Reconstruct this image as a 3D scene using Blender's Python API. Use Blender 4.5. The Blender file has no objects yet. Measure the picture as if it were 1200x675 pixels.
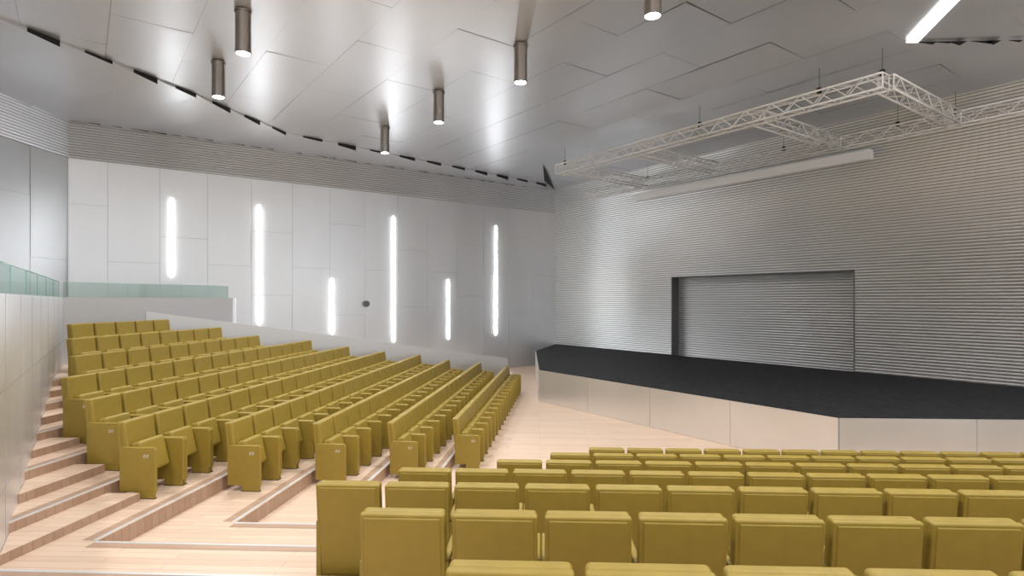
import bpy, bmesh, math, random
from mathutils import Vector, Matrix
random.seed(7)
F=689.0; HZ=352.0
FLOOR=-3.31; CEIL=5.8
scene=bpy.context.scene
scene.view_settings.view_transform='Standard'

# ---------------------------------------------------------------- materials
def newmat(name):
    m=bpy.data.materials.new(name); m.use_nodes=True
    nt=m.node_tree; b=nt.nodes['Principled BSDF']
    return m,nt,b
def simple(name,col,rough=.5,metal=0.,emit=0.,spec=.5):
    m,nt,b=newmat(name)
    b.inputs['Base Color'].default_value=(*col,1)
    b.inputs['Roughness'].default_value=rough
    b.inputs['Metallic'].default_value=metal
    b.inputs['Specular IOR Level'].default_value=spec
    if emit>0:
        b.inputs['Emission Color'].default_value=(.97,.985,1,1)
        b.inputs['Emission Strength'].default_value=emit
    return m
def N(nt,t,**kw):
    n=nt.nodes.new(t)
    for k,v in kw.items(): setattr(n,k,v)
    return n
def coords(nt,ang=0.0,scale=(1,1,1),loc=(0,0,0)):
    g=N(nt,'ShaderNodeNewGeometry')
    mp=N(nt,'ShaderNodeMapping')
    mp.inputs['Rotation'].default_value=(0,0,ang)
    mp.inputs['Scale'].default_value=scale
    mp.inputs['Location'].default_value=loc
    nt.links.new(g.outputs['Position'],mp.inputs['Vector'])
    return mp
def metal_mat(name,col,rough,metal=1.0,ang=0.0,noise=(1.5,1.5,1.5),var=.12,rvar=.1):
    m,nt,b=newmat(name)
    mp=coords(nt,ang,noise)
    n=N(nt,'ShaderNodeTexNoise'); n.inputs['Scale'].default_value=1.0; n.inputs['Detail'].default_value=3
    nt.links.new(mp.outputs[0],n.inputs['Vector'])
    r=N(nt,'ShaderNodeMapRange'); r.inputs['To Min'].default_value=1-var; r.inputs['To Max'].default_value=1+var
    nt.links.new(n.outputs['Fac'],r.inputs['Value'])
    mx=N(nt,'ShaderNodeVectorMath',operation='SCALE'); mx.inputs[0].default_value=col
    nt.links.new(r.outputs[0],mx.inputs['Scale'])
    nt.links.new(mx.outputs[0],b.inputs['Base Color'])
    r2=N(nt,'ShaderNodeMapRange'); r2.inputs['To Min'].default_value=rough-rvar; r2.inputs['To Max'].default_value=rough+rvar
    nt.links.new(n.outputs['Fac'],r2.inputs['Value'])
    nt.links.new(r2.outputs[0],b.inputs['Roughness'])
    b.inputs['Metallic'].default_value=metal
    return m
def wood_mat(name,ang,c1,c2,w=.12,l=1.8):
    m,nt,b=newmat(name)
    mp=coords(nt,ang)
    br=N(nt,'ShaderNodeTexBrick'); br.offset=.37
    br.inputs['Color1'].default_value=(*c1,1); br.inputs['Color2'].default_value=(*c2,1)
    br.inputs['Mortar'].default_value=(c2[0]*.6,c2[1]*.55,c2[2]*.5,1)
    br.inputs['Scale'].default_value=1; br.inputs['Mortar Size'].default_value=.0025
    br.inputs['Brick Width'].default_value=l; br.inputs['Row Height'].default_value=w
    br.inputs['Bias'].default_value=0
    nt.links.new(mp.outputs[0],br.inputs['Vector'])
    mp2=coords(nt,ang,(1.2,14,14))
    n=N(nt,'ShaderNodeTexNoise'); n.inputs['Scale'].default_value=1.5; n.inputs['Detail'].default_value=5
    nt.links.new(mp2.outputs[0],n.inputs['Vector'])
    r=N(nt,'ShaderNodeMapRange'); r.inputs['To Min'].default_value=.86; r.inputs['To Max'].default_value=1.12
    nt.links.new(n.outputs['Fac'],r.inputs['Value'])
    mx=N(nt,'ShaderNodeVectorMath',operation='SCALE')
    nt.links.new(br.outputs['Color'],mx.inputs[0]); nt.links.new(r.outputs[0],mx.inputs['Scale'])
    nt.links.new(mx.outputs[0],b.inputs['Base Color'])
    b.inputs['Roughness'].default_value=.38
    return m
AS=math.atan2(-.805,.593)      # direction of stage wall
AL=math.atan2(.587,.809)       # direction of left wall
M_wall=metal_mat('brushed_metal_panel',(.76,.78,.80),.35,.72,AL,(.6,.6,.25),.1,.06)
M_rib=metal_mat('ribbed_metal',(.92,.93,.94),.33,.72,AS,(.5,.5,.5),.05)
M_frieze=metal_mat('frieze_ribbed_metal',(.74,.76,.79),.42,.5,AS,(.5,.5,.5))
M_groove=simple('rib_groove',(.28,.28,.29),.5,.5)
M_ceil=metal_mat('ceiling_metal_panel',(.78,.80,.83),.37,.78,AS,(.35,.35,.35),.08,.06)
M_steel=metal_mat('stainless_panel',(.80,.81,.84),.36,.75,0,(.8,.8,.5))
M_front=metal_mat('stage_front_panel',(.80,.78,.76),.32,.6,0,(.5,.5,.5))
M_par=simple('parapet_grey',(.62,.63,.65),.4,.4)
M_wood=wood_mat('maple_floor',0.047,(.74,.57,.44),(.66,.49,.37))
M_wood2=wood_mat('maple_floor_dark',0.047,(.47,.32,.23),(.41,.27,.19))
M_nose=simple('step_nosing_metal',(.66,.70,.72),.4,.4)
M_black=simple('dark_gap',(.01,.01,.012),.7)
M_seam=simple('panel_seam',(.32,.32,.32),.6)
M_led=simple('led_light',(1,1,1),.5,0,38)
M_lens=simple('downlight_lens',(1,1,1),.5,0,25)
M_can=metal_mat('bronze_steel_can',(.36,.34,.32),.25,1,0,(4,4,1))
M_alu=simple('truss_aluminium',(.88,.88,.87),.4,.3)
M_white=simple('white_powdercoat',(.85,.85,.84),.4)
M_base=simple('seat_foot_metal',(.10,.085,.04),.5,.2)
M_gedge=simple('glass_edge_green',(.45,.66,.60),.2)
def stage_mat():
    m,nt,b=newmat('stage_black_floor')
    mp=coords(nt,0,(3,3,3)); n=N(nt,'ShaderNodeTexNoise'); n.inputs['Scale'].default_value=2; n.inputs['Detail'].default_value=8
    nt.links.new(mp.outputs[0],n.inputs['Vector'])
    cr=N(nt,'ShaderNodeValToRGB'); cr.color_ramp.elements[0].position=.35; cr.color_ramp.elements[1].position=.7
    cr.color_ramp.elements[0].color=(.007,.008,.010,1); cr.color_ramp.elements[1].color=(.03,.031,.036,1)
    nt.links.new(n.outputs['Fac'],cr.inputs[0]); nt.links.new(cr.outputs[0],b.inputs['Base Color'])
    b.inputs['Roughness'].default_value=.7; b.inputs['Specular IOR Level'].default_value=.25
    return m
M_stage=stage_mat()
def fabric_mat():
    m,nt,b=newmat('mustard_upholstery')
    tc=N(nt,'ShaderNodeTexCoord'); n=N(nt,'ShaderNodeTexNoise'); n.inputs['Scale'].default_value=9; n.inputs['Detail'].default_value=4
    nt.links.new(tc.outputs['Object'],n.inputs['Vector'])
    cr=N(nt,'ShaderNodeValToRGB')
    cr.color_ramp.elements[0].color=(.275,.195,.029,1); cr.color_ramp.elements[1].color=(.35,.25,.038,1)
    nt.links.new(n.outputs['Fac'],cr.inputs[0]); nt.links.new(cr.outputs[0],b.inputs['Base Color'])
    b.inputs['Roughness'].default_value=.5
    b.inputs['Specular IOR Level'].default_value=.5
    return m
M_fab=fabric_mat()
def glass_mat():
    m=bpy.data.materials.new('balustrade_glass'); m.use_nodes=True; nt=m.node_tree
    nt.nodes.remove(nt.nodes['Principled BSDF']); out=nt.nodes['Material Output']
    t=N(nt,'ShaderNodeBsdfTransparent'); t.inputs[0].default_value=(.86,.94,.91,1)
    g=N(nt,'ShaderNodeBsdfGlossy'); g.inputs['Roughness'].default_value=.03
    mx=N(nt,'ShaderNodeMixShader'); mx.inputs[0].default_value=.14
    nt.links.new(t.outputs[0],mx.inputs[1]); nt.links.new(g.outputs[0],mx.inputs[2]); nt.links.new(mx.outputs[0],out.inputs[0])
    return m
M_glass=glass_mat()

# ---------------------------------------------------------------- mesh helpers
def obj(name,bm,mats,smooth=False):
    bmesh.ops.recalc_face_normals(bm,faces=bm.faces)
    me=bpy.data.meshes.new(name); bm.to_mesh(me); bm.free()
    for m in mats: me.materials.append(m)
    if smooth:
        for p in me.polygons: p.use_smooth=True
    o=bpy.data.objects.new(name,me); scene.collection.objects.link(o); return o
def prism(bm,pts,z0,z1,mt=0,ms=None,ztops=None):
    """vertical prism over polygon pts"""
    ms=mt if ms is None else ms
    lo=[bm.verts.new((p[0],p[1],z0)) for p in pts]
    hi=[bm.verts.new((p[0],p[1],(ztops[i] if ztops else z1))) for i,p in enumerate(pts)]
    f=bm.faces.new(hi); f.material_index=mt
    f=bm.faces.new(lo[::-1]); f.material_index=ms
    n=len(pts)
    for i in range(n):
        f=bm.faces.new([lo[i],lo[(i+1)%n],hi[(i+1)%n],hi[i]]); f.material_index=ms
def wallbox(bm,a,b,z0,z1,t,side=1,mt=0,off=0.):
    a=Vector(a[:2]); b=Vector(b[:2]); d=(b-a).normalized(); n=Vector((-d.y,d.x))*side
    a2=a+n*off; b2=b+n*off
    prism(bm,[a2,b2,b2+n*t,a2+n*t],z0,z1,mt)
def rbox(bm,c,s,bev,mat=0,rx=0.,segs=3):
    t=bmesh.new(); bmesh.ops.create_cube(t,size=1)
    for v in t.verts: v.co=Vector((v.co.x*s[0],v.co.y*s[1],v.co.z*s[2]))
    if bev>0: bmesh.ops.bevel(t,geom=list(t.edges),offset=bev,segments=segs,affect='EDGES',profile=.5)
    M=Matrix.Translation(c)@Matrix.Rotation(rx,4,'X')
    bmesh.ops.transform(t,matrix=M,verts=t.verts)
    big=.004
    for f in t.faces: f.material_index=mat; f.smooth=f.calc_area()<big
    me=bpy.data.meshes.new('t'); t.to_mesh(me); t.free(); bm.from_mesh(me); bpy.data.meshes.remove(me)
def tube(bm,p,q,r,segs=6,mat=0,cap=True):
    p=Vector(p); q=Vector(q); d=(q-p); L=d.length
    if L<1e-5: return
    d.normalize(); a=d.orthogonal().normalized(); b=d.cross(a)
    A=[];B=[]
    for i in range(segs):
        t=2*math.pi*i/segs; o=(a*math.cos(t)+b*math.sin(t))*r
        A.append(bm.verts.new(p+o)); B.append(bm.verts.new(q+o))
    for i in range(segs):
        f=bm.faces.new([A[i],A[(i+1)%segs],B[(i+1)%segs],B[i]]); f.material_index=mat; f.smooth=segs>6
    if cap:
        f=bm.faces.new(A[::-1]); f.material_index=mat; f=bm.faces.new(B); f.material_index=mat

# ---------------------------------------------------------------- key plan points
C=Vector((2.23,30.7)); dS=Vector((.593,-.805)).normalized(); nS=Vector((-dS.y,dS.x))
if nS.y<0: nS=-nS
SL=Vector((-14.2,18.8)); 
dL=(SL-C).normalized(); nL=Vector((dL.y,-dL.x))
if nL.y<0: nL=-nL
def stage_u(x):
    u=(x-600)/F
    return (u*C.y-C.x)/(dS.x-u*dS.y)
def left_u(x):
    u=(x-600)/F
    return (u*C.y-C.x)/(dL.x-u*dL.y)
def zpix(y,Y): return (HZ-y)/F*Y

# ---------------------------------------------------------------- floor
bm=bmesh.new()
prism(bm,[(-16,-9),(24,-9),(24,33),(-16,33)],FLOOR-.4,FLOOR)
obj('floor',bm,[M_wood])

# ---------------------------------------------------------------- ribbed panels
RP=.0925
def ribbed(bm,a,b,z0,z1,out,pitch=RP,depth=.018,mt=0,mg=3):
    n=max(1,int(round((z1-z0)/pitch))); p=(z1-z0)/n
    prof=[];mi=[]
    for i in range(n):
        z=z0+i*p
        prof+= [(z,0),(z+p*.16,0),(z+p*.24,depth),(z+p*.5,depth*1.5),(z+p*.88,depth),(z+p*.98,0)]
        mi+=[mg,mt,mt,mt,mt,mg]
    prof.append((z1,0))
    A=[bm.verts.new((a[0]+out[0]*d,a[1]+out[1]*d,z)) for z,d in prof]
    B=[bm.verts.new((b[0]+out[0]*d,b[1]+out[1]*d,z)) for z,d in prof]
    for i in range(len(prof)-1):
        f=bm.faces.new([A[i],B[i],B[i+1],A[i+1]]); f.material_index=mi[i]
def quad(bm,pts,mt=0):
    f=bm.faces.new([bm.verts.new(p) for p in pts]); f.material_index=mt
STG=-2.27
t0,t1=stage_u(788),stage_u(1001)
ztop=.95
bm=bmesh.new()
inS=-nS
P=lambda t:C+dS*t
ribbed(bm,P(0),P(t0),FLOOR,ztop,inS); ribbed(bm,P(t1),P(28),FLOOR,ztop,inS)
ribbed(bm,P(0),P(28),ztop,ztop+RP*53,inS)
rec=.42
ribbed(bm,P(t0)+nS*rec,P(t1)+nS*rec,FLOOR,ztop,inS)
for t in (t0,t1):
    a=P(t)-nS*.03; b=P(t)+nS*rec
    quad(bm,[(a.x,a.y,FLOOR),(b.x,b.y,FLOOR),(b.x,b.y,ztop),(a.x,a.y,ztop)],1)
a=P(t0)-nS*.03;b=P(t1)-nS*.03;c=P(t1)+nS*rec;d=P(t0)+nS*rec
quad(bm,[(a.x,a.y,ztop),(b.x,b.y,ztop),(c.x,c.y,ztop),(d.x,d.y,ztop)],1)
wallbox(bm,P(-.3),P(28),FLOOR,CEIL+.1,.2,1 if nS.dot(Vector((-dS.y,dS.x)))>0 else -1,2,.5)
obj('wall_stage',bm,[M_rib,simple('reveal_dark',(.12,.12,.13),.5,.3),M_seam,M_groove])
bm=bmesh.new()
sd=1 if (-nS).dot(Vector((-dS.y,dS.x)))>0 else -1
wallbox(bm,P(t0-.03),P(t1+.03),ztop-.0,ztop+.035,.04,sd)
wallbox(bm,P(t0-.03),P(t0),STG,ztop,.04,sd)
wallbox(bm,P(t1),P(t1+.03),STG,ztop,.04,sd)
obj('trim_stage_opening',bm,[simple('frame_grey',(.2,.2,.21),.5,.4)])

# ---------------------------------------------------------------- left wall
BAND=4.56
Ltot=(SL-C).length
bm=bmesh.new()
PL=lambda t:C+dL*t
inL=-nL
def panelwall(bm,Pf,L,inn,z0,z1,w=1.48,start=0.,gap=.007):
    t=start; i=0
    cuts=[[1.28],[-.6,3.1],[1.28,],[.2,2.6],[1.28],[-.3,2.2]]
    while t<L-.01:
        tb=min(t+w,L)
        zs=[z0]+[c for c in cuts[i%6]]+[z1]
        for j in range(len(zs)-1):
            a=Pf(t+gap/2); b=Pf(tb-gap/2)
            q=random.uniform(-.009,.009); q2=random.uniform(-.009,.009)
            a1=a+inn*(.02+q); b1=b+inn*(.02+q2)
            lo=zs[j]+gap/2; hi=zs[j+1]-gap/2
            prism(bm,[a1,b1,b,a],lo,hi,0)
        t=tb; i+=1
panelwall(bm,PL,Ltot,inL,FLOOR,BAND)
a=PL(-.2);b=PL(Ltot+.2)
prism(bm,[a,b,b+nL*.2,a+nL*.2],FLOOR,CEIL+.1,1)
ribbed(bm,PL(0)+inL*.03,PL(Ltot)+inL*.03,BAND,CEIL+.05,inL,.085,.02,2)
obj('wall_left',bm,[M_wall,M_seam,M_frieze,M_groove])
SB=Vector((-14.2,-9))
bm=bmesh.new()
dd=(SB-SL).normalized(); PB=lambda t:SL+dd*t
panelwall(bm,PB,(SB-SL).length,Vector((1,0)),FLOOR,BAND,1.5)
prism(bm,[SL,SB,SB-Vector((.2,0)),SL-Vector((.2,0))],FLOOR,CEIL+.1,1)
ribbed(bm,SL+Vector((.03,0)),SB+Vector((.03,0)),BAND,CEIL+.05,Vector((1,0)),.085,.02,2)
obj('wall_side',bm,[metal_mat('side_metal_panel',(.62,.64,.66),.46,.6,0,(.6,.6,.25)),M_seam,M_frieze,M_groove])

# ---------------------------------------------------------------- LED strips
for x,y0,y1 in ((201,233,324),(304,241,380),(389,327,391),(461,254,400),(525,328,397),(581,265,392)):
    t=left_u(x); p=PL(t); Y=p.y
    za,zb=zpix(y1,Y),zpix(y0,Y)
    a=p-dL*.028+inL*.02; b=p+dL*.028+inL*.02
    o=bmesh.new(); prism(o,[a,b,b+inL*.045,a+inL*.045],za,zb)
    obj('led_wall_strip',o,[M_led])
o=bmesh.new(); t=left_u(428); p=PL(t)+inL*.03; z=zpix(356,p.y)
tube(o,(p.x,p.y,z),(p.x+inL.x*.14,p.y+inL.y*.14,z),.13,20)
tube(o,(p.x+inL.x*.14,p.y+inL.y*.14,z),(p.x+inL.x*.18,p.y+inL.y*.18,z),.09,20)
obj('wall_speaker',o,[simple('speaker_grey',(.15,.15,.15),.5)])

# ---------------------------------------------------------------- ceiling
def in_room(p):
    return (p-C).dot(nS)<.6 and (p-C).dot(nL)<.6 and p.x>-14.8 and p.y>-9.5
bm=bmesh.new()
pw,pl=1.5,3.6
ea=dS; eb=nS
for i in range(-16,20):
    for j in range(-16,4):
        sh=0.5*pl*(j%2)
        c0=C+ea*(i*pl+sh)+eb*(j*pw)
        if not in_room(c0+ea*pl/2+eb*pw/2) and not in_room(c0) : continue
        g=.0035
        tx=random.uniform(-.007,.007); ty=random.uniform(-.005,.005)
        zs=[CEIL-.0+s1*tx+s2*ty for s1,s2 in ((-1,-1),(1,-1),(1,1),(-1,1))]
        q=[c0+ea*g+eb*g,c0+ea*(pl-g)+eb*g,c0+ea*(pl-g)+eb*(pw-g),c0+ea*g+eb*(pw-g)]
        quad(bm,[(q[k].x,q[k].y,zs[k]) for k in range(4)],0)
prism(bm,[(-14.4,-9),(24,-9),(24,33),(-14.4,33)],CEIL+.05,CEIL+.25,1)
inner=[(-12.2,2),(-11.3,8),(-10.5,12),(-8.86,16.5),(-7.8,20.3),(-3,24.9),(1.7,29.3)]
outer=[(-14.15,2),(-14.15,8),(-14.15,13),(-14.15,18.7),(-9,22.5),(-4,26.1),(1.9,30.45)]
for s in range(len(inner)-1):
    a,b=Vector(inner[s]),Vector(inner[s+1]); A,B=Vector(outer[s]),Vector(outer[s+1])
    n=max(2,int(round((b-a).length/1.25)))
    for i in range(n):
        f0,f1=i/n,(i+1)/n
        p,q=a.lerp(b,f0),a.lerp(b,f1); Pp,Q=A.lerp(B,f0),A.lerp(B,f1)
        z0=CEIL-.03; z1=CEIL-.08-random.uniform(0,.09)
        zo=CEIL-.06; 
        quad(bm,[(p.x,p.y,z0),(q.x,q.y,z1),(Q.x,Q.y,zo-.04),(Pp.x,Pp.y,zo)],0)
        m=p.lerp(q,.45); zm=z0+(z1-z0)*.45
        quad(bm,[(p.x,p.y,z0),(m.x,m.y,zm),(m.x,m.y,CEIL+.03),(p.x,p.y,CEIL+.03)],0)
        quad(bm,[(m.x,m.y,zm),(q.x,q.y,z1),(q.x,q.y,CEIL+.03),(m.x,m.y,CEIL+.03)],2)
obj('ceiling',bm,[M_ceil,M_seam,M_black])
bm=bmesh.new()
def slots(pts,l=.75,w=.13,gap=1.1,z=CEIL-.03):
    for a,b in zip(pts[:-1],pts[1:]):
        a=Vector(a);b=Vector(b);d=(b-a);L=d.length;d.normalize();n=Vector((-d.y,d.x)); s=.1
        while s<L:
            e=min(L,s+l*random.uniform(.5,1.2)); ww=w*random.uniform(.6,1.4)
            p=a+d*s;q=a+d*e
            prism(bm,[p,q,q+n*ww],z,z+.01,0)
            s+=gap*random.uniform(.5,1.2)
slots([(-13.6,18.7),(-8.4,22.5),(1.0,29.6)],.45,.09,.8,CEIL-.13)
slots([(8.9,13.1),(11.3,13.0),(13,12.9)],.5,.16,.5,CEIL-.05)
prism(bm,[(1.3,24.7),(1.55,28.2),(2.2,30.5)],CEIL-.06,CEIL-.05,0)
obj('trim_ceiling_slots',bm,[M_black])
bm=bmesh.new()
prism(bm,[(8.78,13.1),(9.04,13.1),(7.98,9.0),(7.72,9.0)],CEIL-.06,CEIL-.03)
obj('linear_ceiling_light',bm,[simple('linear_led',(1,1,1),.5,0,3)])

# ---------------------------------------------------------------- cylinder downlights
def downlight(X,Y,power=660):
    o=bmesh.new()
    z1=CEIL-.02; z0=4.93
    tube(o,(X,Y,z0),(X,Y,z1),.15,32,0,False)
    tube(o,(X,Y,z0),(X,Y,z0+.06),.135,32,0,False)
    vs=[];vi=[]
    for i in range(32):
        t=2*math.pi*i/32
        vs.append(o.verts.new((X+.15*math.cos(t),Y+.15*math.sin(t),z0))); vi.append(o.verts.new((X+.135*math.cos(t),Y+.135*math.sin(t),z0)))
    for i in range(32): o.faces.new([vs[i],vs[(i+1)%32],vi[(i+1)%32],vi[i]])
    f=o.faces.new([o.verts.new((X+.135*math.cos(2*math.pi*i/32),Y+.135*math.sin(2*math.pi*i/32),z0+.05)) for i in range(32)]); f.material_index=1
    tube(o,(X,Y,z1-.03),(X,Y,z1+.0),.17,32,0)
    ob=obj('cylinder_downlight',o,[M_can,M_lens])
    ld=bpy.data.lights.new('spot','SPOT'); ld.energy=power; ld.spot_size=math.radians(125); ld.spot_blend=.7; ld.shadow_soft_size=.12
    ld.color=(1,.985,.965)
    lo=bpy.data.objects.new('lamp',ld); scene.collection.objects.link(lo); lo.location=(X,Y,z0-.02); lo.parent=ob
for x,yt in ((285,12),(256,72),(610,52),(514,107),(451,149)):
    Y=CEIL*F/(HZ-yt); downlight((x-600)/F*Y,Y)
for X,Y in ((2.44,10.2),(-2.0,8.0),(4.5,6.5),(-1,3),(5,1),(9.5,7.5),(12.5,8),(12,1),(-6,4.5),(-3,-3),(3,-4)):  # all but the first are unseen downlights added to brighten hall and stage
    downlight(X,Y)

# ---------------------------------------------------------------- stage
bm=bmesh.new()
poly=[C-nS*.06-nL*.06+dS*.1, Vector((1.08,26.5)),Vector((.896,19.3)),Vector((6.35,11.42)),Vector((16.6,10.93))]
prism(bm,poly,FLOOR,STG-.03,1)
prism(bm,poly,STG-.03,STG,0)
def facade(a,b,n,h1):
    a=Vector(a);b=Vector(b);d=(b-a);L=d.length;d.normalize(); nn=Vector((d.y,-d.x))
    if nn.dot(Vector((-1,-1)))<0: nn=-nn
    for i in range(n):
        p=a+d*(L*i/n+.005); q=a+d*(L*(i+1)/n-.005)
        prism(bm,[p,q,q+nn*.03,p+nn*.03],FLOOR+.005,h1,2)
facade((1.08,26.5),(.896,19.3),3,STG-.015)
facade((.896,19.3),(6.35,11.42),4,STG-.015)
facade((6.35,11.42),(16.6,10.93),4,STG-.015)
obj('stage_platform',bm,[M_stage,M_seam,M_front])

# ---------------------------------------------------------------- terraces
fl=[-3.31,-3.12,-2.93,-2.74,-2.55,-2.35,-2.13,-1.92,-1.69,-1.46]
nk=[-2.33-.88*k for k in range(10)]
D0=[9.3,8.22,7.14,6.06,4.97,3.76,2.51,1.35,.2,-.95]
def lx(n,Y): return (n+.1*Y)/.995
def wint(n): return (29.8+1.005*n)/1.2785
def ry(k,X): return D0[k]-.047*X
WX=lambda Y:-10.2+.68*(13.4-Y)
WN=Vector((WX(4.5),4.5))
bmn=bmesh.new()
for k in range(9):
    n=nk[k]-.03; z=fl[k+1]
    Yf=wint(n)+.05
    far=Vector((lx(n,Yf),Yf))
    Y=D0[k]
    for _ in range(20):
        X=lx(n,Y); Y=D0[k]-.03-.047*X
    cor=Vector((X,Y))
    right=Vector((18,D0[k]-.03-.047*18))
    pts=[far,cor,right,Vector((18,-9)),Vector((-13.9,-9)),Vector((-13.9,13.0)),Vector((-10.6,14.0))]
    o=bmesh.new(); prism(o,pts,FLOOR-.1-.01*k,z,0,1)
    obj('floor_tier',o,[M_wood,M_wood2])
    def strip(a,b,w0,w1,zz,mi,side):
        a=Vector(a);b=Vector(b);d=(b-a).normalized();nn=Vector((-d.y,d.x))*side
        prism(bmn,[a+nn*w0,b+nn*w0,b+nn*w1,a+nn*w1],z+zz-.004,z+zz,mi)
    for (a,b) in ((far,cor),(cor,right)):
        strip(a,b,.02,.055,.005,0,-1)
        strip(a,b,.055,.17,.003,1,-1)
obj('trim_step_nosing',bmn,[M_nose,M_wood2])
NE=[11.6,10.3,9.34,8.47,7.6,8.16,8.8,10.0,10.96,12.0]
bm=bmesh.new()
for k in range(4,9):
    n0=nk[k]-.03; z=(fl[k]+fl[k+1])/2
    Ye=NE[k]-.12
    na,nb=n0,n0+.42
    wally=lambda n:((-10.2+.68*13.4-n/.995)/(.68+.1005))+.006
    ya,yb=wally(na),wally(nb)
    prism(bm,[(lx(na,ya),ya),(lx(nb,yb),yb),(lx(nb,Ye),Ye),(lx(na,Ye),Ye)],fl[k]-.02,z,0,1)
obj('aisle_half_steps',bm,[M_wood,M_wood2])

# ---------------------------------------------------------------- steel stair wall, parapet, glass
TOPW=.07
bm=bmesh.new()
WF=Vector((-10.2,13.4))
d=(WF-WN); L=d.length; d.normalize(); nn=Vector((-d.y,d.x))
prism(bm,[WN,WF,WF+nn*.2,WN+nn*.2],FLOOR,TOPW,0)
WB=Vector((WN.x,-9.0))
prism(bm,[WB,WN,WN+Vector((-.2,.05)),WB+Vector((-.2,0))],FLOOR,TOPW,0)
s=.6
while s<L:
    p=WN+d*s; prism(bm,[p-d*.003,p+d*.003,p+d*.003-nn*.002,p-d*.003-nn*.002],FLOOR,TOPW,1); s+=1.2
for z in (-.9,-1.9):
    prism(bm,[WN-nn*.002,WF-nn*.002,WF,WN],z-.003,z+.003,1)
obj('stair_side_wall',bm,[M_steel,M_seam])
PE=Vector((-8.4,17.5))
bm=bmesh.new()
dp=(PE-WF).normalized(); np_=Vector((-dp.y,dp.x))
R=.5; cc=PE+np_*R
ang0=math.atan2(-np_.y,-np_.x)
outer=[cc+Vector((math.cos(ang0+t),math.sin(ang0+t)))*R for t in [i*math.pi/12*.9 for i in range(0,9)]]
inner=[cc+Vector((math.cos(ang0+t),math.sin(ang0+t)))*(R-.15) for t in [i*math.pi/12*.9 for i in range(0,9)]]
poly=[WF]+outer+[Vector((-10.3,21.3)),Vector((-10.45,21.2))]+inner[::-1]+[WF+np_*.15]
prism(bm,poly,FLOOR,TOPW)
obj('wall_balcony_parapet',bm,[M_par])
bm=bmesh.new()
prism(bm,[WB+Vector((-.2,0)),WN+Vector((-.2,.05)),WF+nn*.2,WF+np_*.15]+inner[:-1]+[Vector((-10.45,21.0)),Vector((-14.1,18.5)),Vector((-14.1,-9))],-1.2,-1.0)
obj('floor_balcony',bm,[M_wood])
bm=bmesh.new()
GH=.36
def gl(a,b,off):
    a=Vector(a);b=Vector(b);dd=b-a;Lg=dd.length;dd.normalize();g=Vector((-dd.y,dd.x)); n=max(1,round(Lg/1.5))
    for i in range(n):
        p=a+dd*(Lg*i/n+.01)+g*off;q=a+dd*(Lg*(i+1)/n-.01)+g*off
        prism(bm,[p,q,q+g*.016,p+g*.016],TOPW+.001,TOPW+GH-.012,0)
        prism(bm,[p,q,q+g*.016,p+g*.016],TOPW+GH-.012,TOPW+GH,1)
        prism(bm,[q,q+dd*.012,q+dd*.012+g*.016,q+g*.016],TOPW+.001,TOPW+GH,1)
gl(WN,WF-d*.1,.09); gl(WF,PE,.06)
obj('glass_balustrade',bm,[M_glass,M_gedge])
bm=bmesh.new()
A0=Vector((-8.78,15.24));B0=Vector((-.15,21.5))
dw=(B0-A0).normalized(); nw=Vector((-dw.y,dw.x))
A1=A0-dw*.6
prism(bm,[A1,B0,B0+nw*.14,A1+nw*.14],FLOOR,0,0,0,[-.28,-2.12,-2.12,-.28])
obj('sloping_aisle_wall',bm,[M_par])

# ---------------------------------------------------------------- seats
def seat_mesh(name,end=False):
    bm=bmesh.new()
    rbox(bm,(0,.06,.545),(.552,.05,.86),.014,0,math.radians(6))       # back shell
    rbox(bm,(0,.034,.56),(.50,.02,.78),.008,0,math.radians(6),2)      # padded rear inset
    rbox(bm,(0,.10,.705),(.545,.085,.55),.028,0,math.radians(7),4)    # back cushion
    rbox(bm,(0,.265,.50),(.47,.15,.42),.04,0,math.radians(14),4)      # folded squab
    rbox(bm,(0,.20,.30),(.46,.16,.05),.015,0)
    for sx in (-1,1):
        x=sx*.272
        rbox(bm,(x,.30,.36),(.046,.50,.56),.012,0,0,2)                # upholstered side panel
        rbox(bm,(x,.305,.645),(.046,.46,.03),.012,0,0,2)              # arm pad
        rbox(bm,(x,.40,.05),(.042,.26,.10),.006,0,0,1)                # foot
        rbox(bm,(x,.40,.006),(.05,.28,.012),.002,1,0,1)
    rbox(bm,(0,.10,.10),(.53,.04,.04),.005,1,0,1)
    if end:
        x=.272+.0235
        def bar(y,z,w,h): rbox(bm,(x,y,z),(.003,w,h),0,2)
        for oy in (.40,.44):
            bar(oy,.565,.024,.005); bar(oy,.548,.024,.005); bar(oy,.531,.024,.005)
            bar(oy+.011,.556,.005,.02); bar(oy-.011,.54,.005,.02)
    me=bpy.data.meshes.new(name); bm.to_mesh(me); bm.free()
    for m in (M_fab,M_base,M_white): me.materials.append(m)
    return me
SM=seat_mesh('auditorium_seat_mesh'); SME=seat_mesh('auditorium_seat_end_mesh',True)
def put(me,X,Y,z,rot):
    o=bpy.data.objects.new('auditorium_seat',me); scene.collection.objects.link(o)
    o.location=(X,Y,z); o.rotation_euler=(0,0,rot)
PITCH=.598
rotL=math.atan2(-.1,.995)-math.pi/2
for k in range(10):
    n=nk[k]
    y0=NE[k]+.28; y1=wint(n)-.45
    cnt=int((y1-y0)/(PITCH*.995))+1
    for i in range(cnt):
        Y=y0+i*PITCH*.995
        put(SME if i==0 else SM,lx(n,Y)+.0,Y,fl[k],rotL)
rotR=math.atan(-.047)
starts=[1.2,.52,-.2,-1.2,-1.70,-1.0,-.30]
for k in range(7):
    X=starts[k]+.29
    while X<min(16,1.15*(D0[k]+1.5)+1):
        put(SM,X,ry(k,X),fl[k],rotR); X+=PITCH*.999

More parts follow.
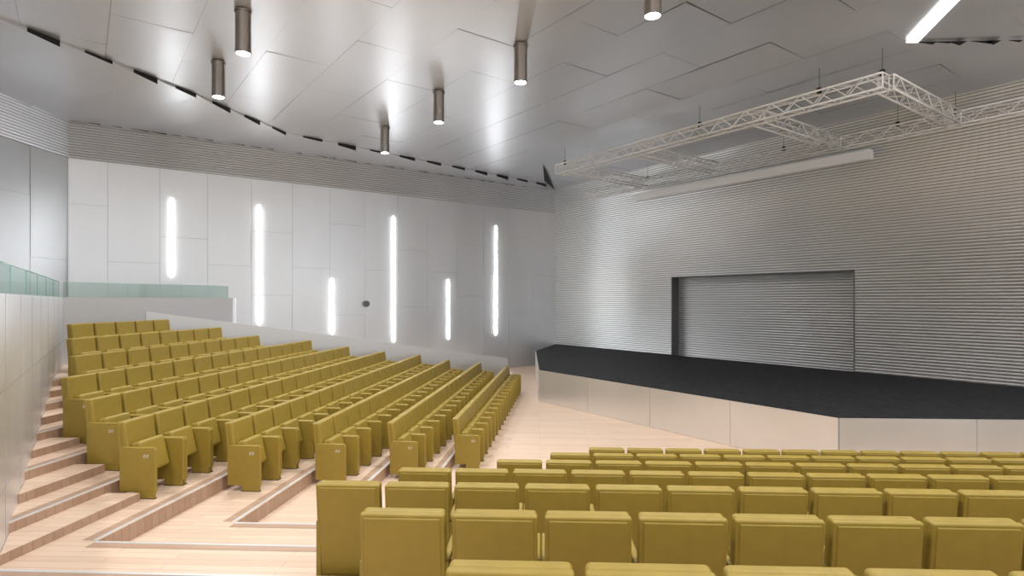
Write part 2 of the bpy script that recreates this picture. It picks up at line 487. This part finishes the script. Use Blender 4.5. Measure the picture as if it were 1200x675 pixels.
# ---------------------------------------------------------------- truss
def truss(bm,a,b,s=.34,bay=.38,r=.027,r2=.015):
    a=Vector(a);b=Vector(b);d=b-a;L=d.length;d.normalize()
    h=Vector((-d.y,d.x,0)).normalized(); up=Vector((0,0,1))
    cs=[(-1,-1),(1,-1),(1,1),(-1,1)]
    off=[h*(s/2*i)+up*(s/2*j) for i,j in cs]
    for o in off: tube(bm,a+o,b+o,r,8)
    n=max(1,int(round(L/bay))); st=L/n
    for i in range(n):
        p=a+d*(st*i);q=a+d*(st*(i+1))
        for f in range(4):
            o1,o2=off[f],off[(f+1)%4]
            if (i+f)%2==0: tube(bm,p+o1,q+o2,r2,5,0,False)
            else: tube(bm,p+o2,q+o1,r2,5,0,False)
    for e in (a,b):
        for f in range(4): tube(bm,e+off[f],e+off[(f+1)%4],r2*1.3,5)
TZ=5.0
def tp(x,line):
    u=(x-600)/F; p=line
    t=(u*p.y-p.x)/(dS.x-u*dS.y); return p+dS*t
T1=Vector((1.7,22.7)); T2=Vector((3.48,28.2))
bm=bmesh.new()
v3=lambda p:Vector((p.x,p.y,TZ))
truss(bm,v3(tp(655,T1)),v3(tp(1038,T1)))
truss(bm,v3(tp(687,T2)),v3(T2+dS*19))
for x in (662,742,885,1034):
    p=tp(x,T1); t=(T2-p).dot(nS)
    truss(bm,v3(p+nS*.17),v3(p+nS*(t-.17)))
for x in (662,820,960,1034):
    for ln in (T1,T2):
        p=tp(x,T1)
        if ln is T2: p=p+nS*(T2-p).dot(nS)
        tube(bm,(p.x,p.y,TZ+.16),(p.x,p.y,CEIL-.02),.006,5,1)
        rbox(bm,(p.x,p.y,TZ+.22),(.09,.09,.14),.01,1)
obj('lighting_truss',bm,[M_alu,M_black])
a=P(stage_u(752))-nS*.36; b=P(stage_u(1030))-nS*.36
bm=bmesh.new()
prism(bm,[a,b,b-nS*.24,a-nS*.24],4.32,4.63)
bmesh.ops.bevel(bm,geom=list(bm.edges),offset=.03,segments=2,affect='EDGES')
for t in (0.03,.5,.97):
    p=a+(b-a)*t
    tube(bm,(p.x-nS.x*.1,p.y-nS.y*.1,4.58),(p.x+nS.x*.31,p.y+nS.y*.31,4.58),.03,6)
obj('projection_screen_case',bm,[M_white])

# ---------------------------------------------------------------- world + camera
w=bpy.data.worlds.new('World'); scene.world=w; w.use_nodes=True
w.node_tree.nodes['Background'].inputs[0].default_value=(.97,.985,1,1)
w.node_tree.nodes['Background'].inputs[1].default_value=1.65
cd=bpy.data.cameras.new('camera'); cam=bpy.data.objects.new('camera',cd); scene.collection.objects.link(cam)
cam.location=(0,0,0); cam.rotation_euler=(math.pi/2,0,0)
cd.sensor_fit='HORIZONTAL'; cd.sensor_width=36; cd.lens=F/1200*36; cd.shift_y=(HZ-337.5)/1200; cd.clip_start=.05; cd.clip_end=200
scene.camera=cam
for o in scene.objects:
    if o.parent is None: o.location.z-=FLOOR
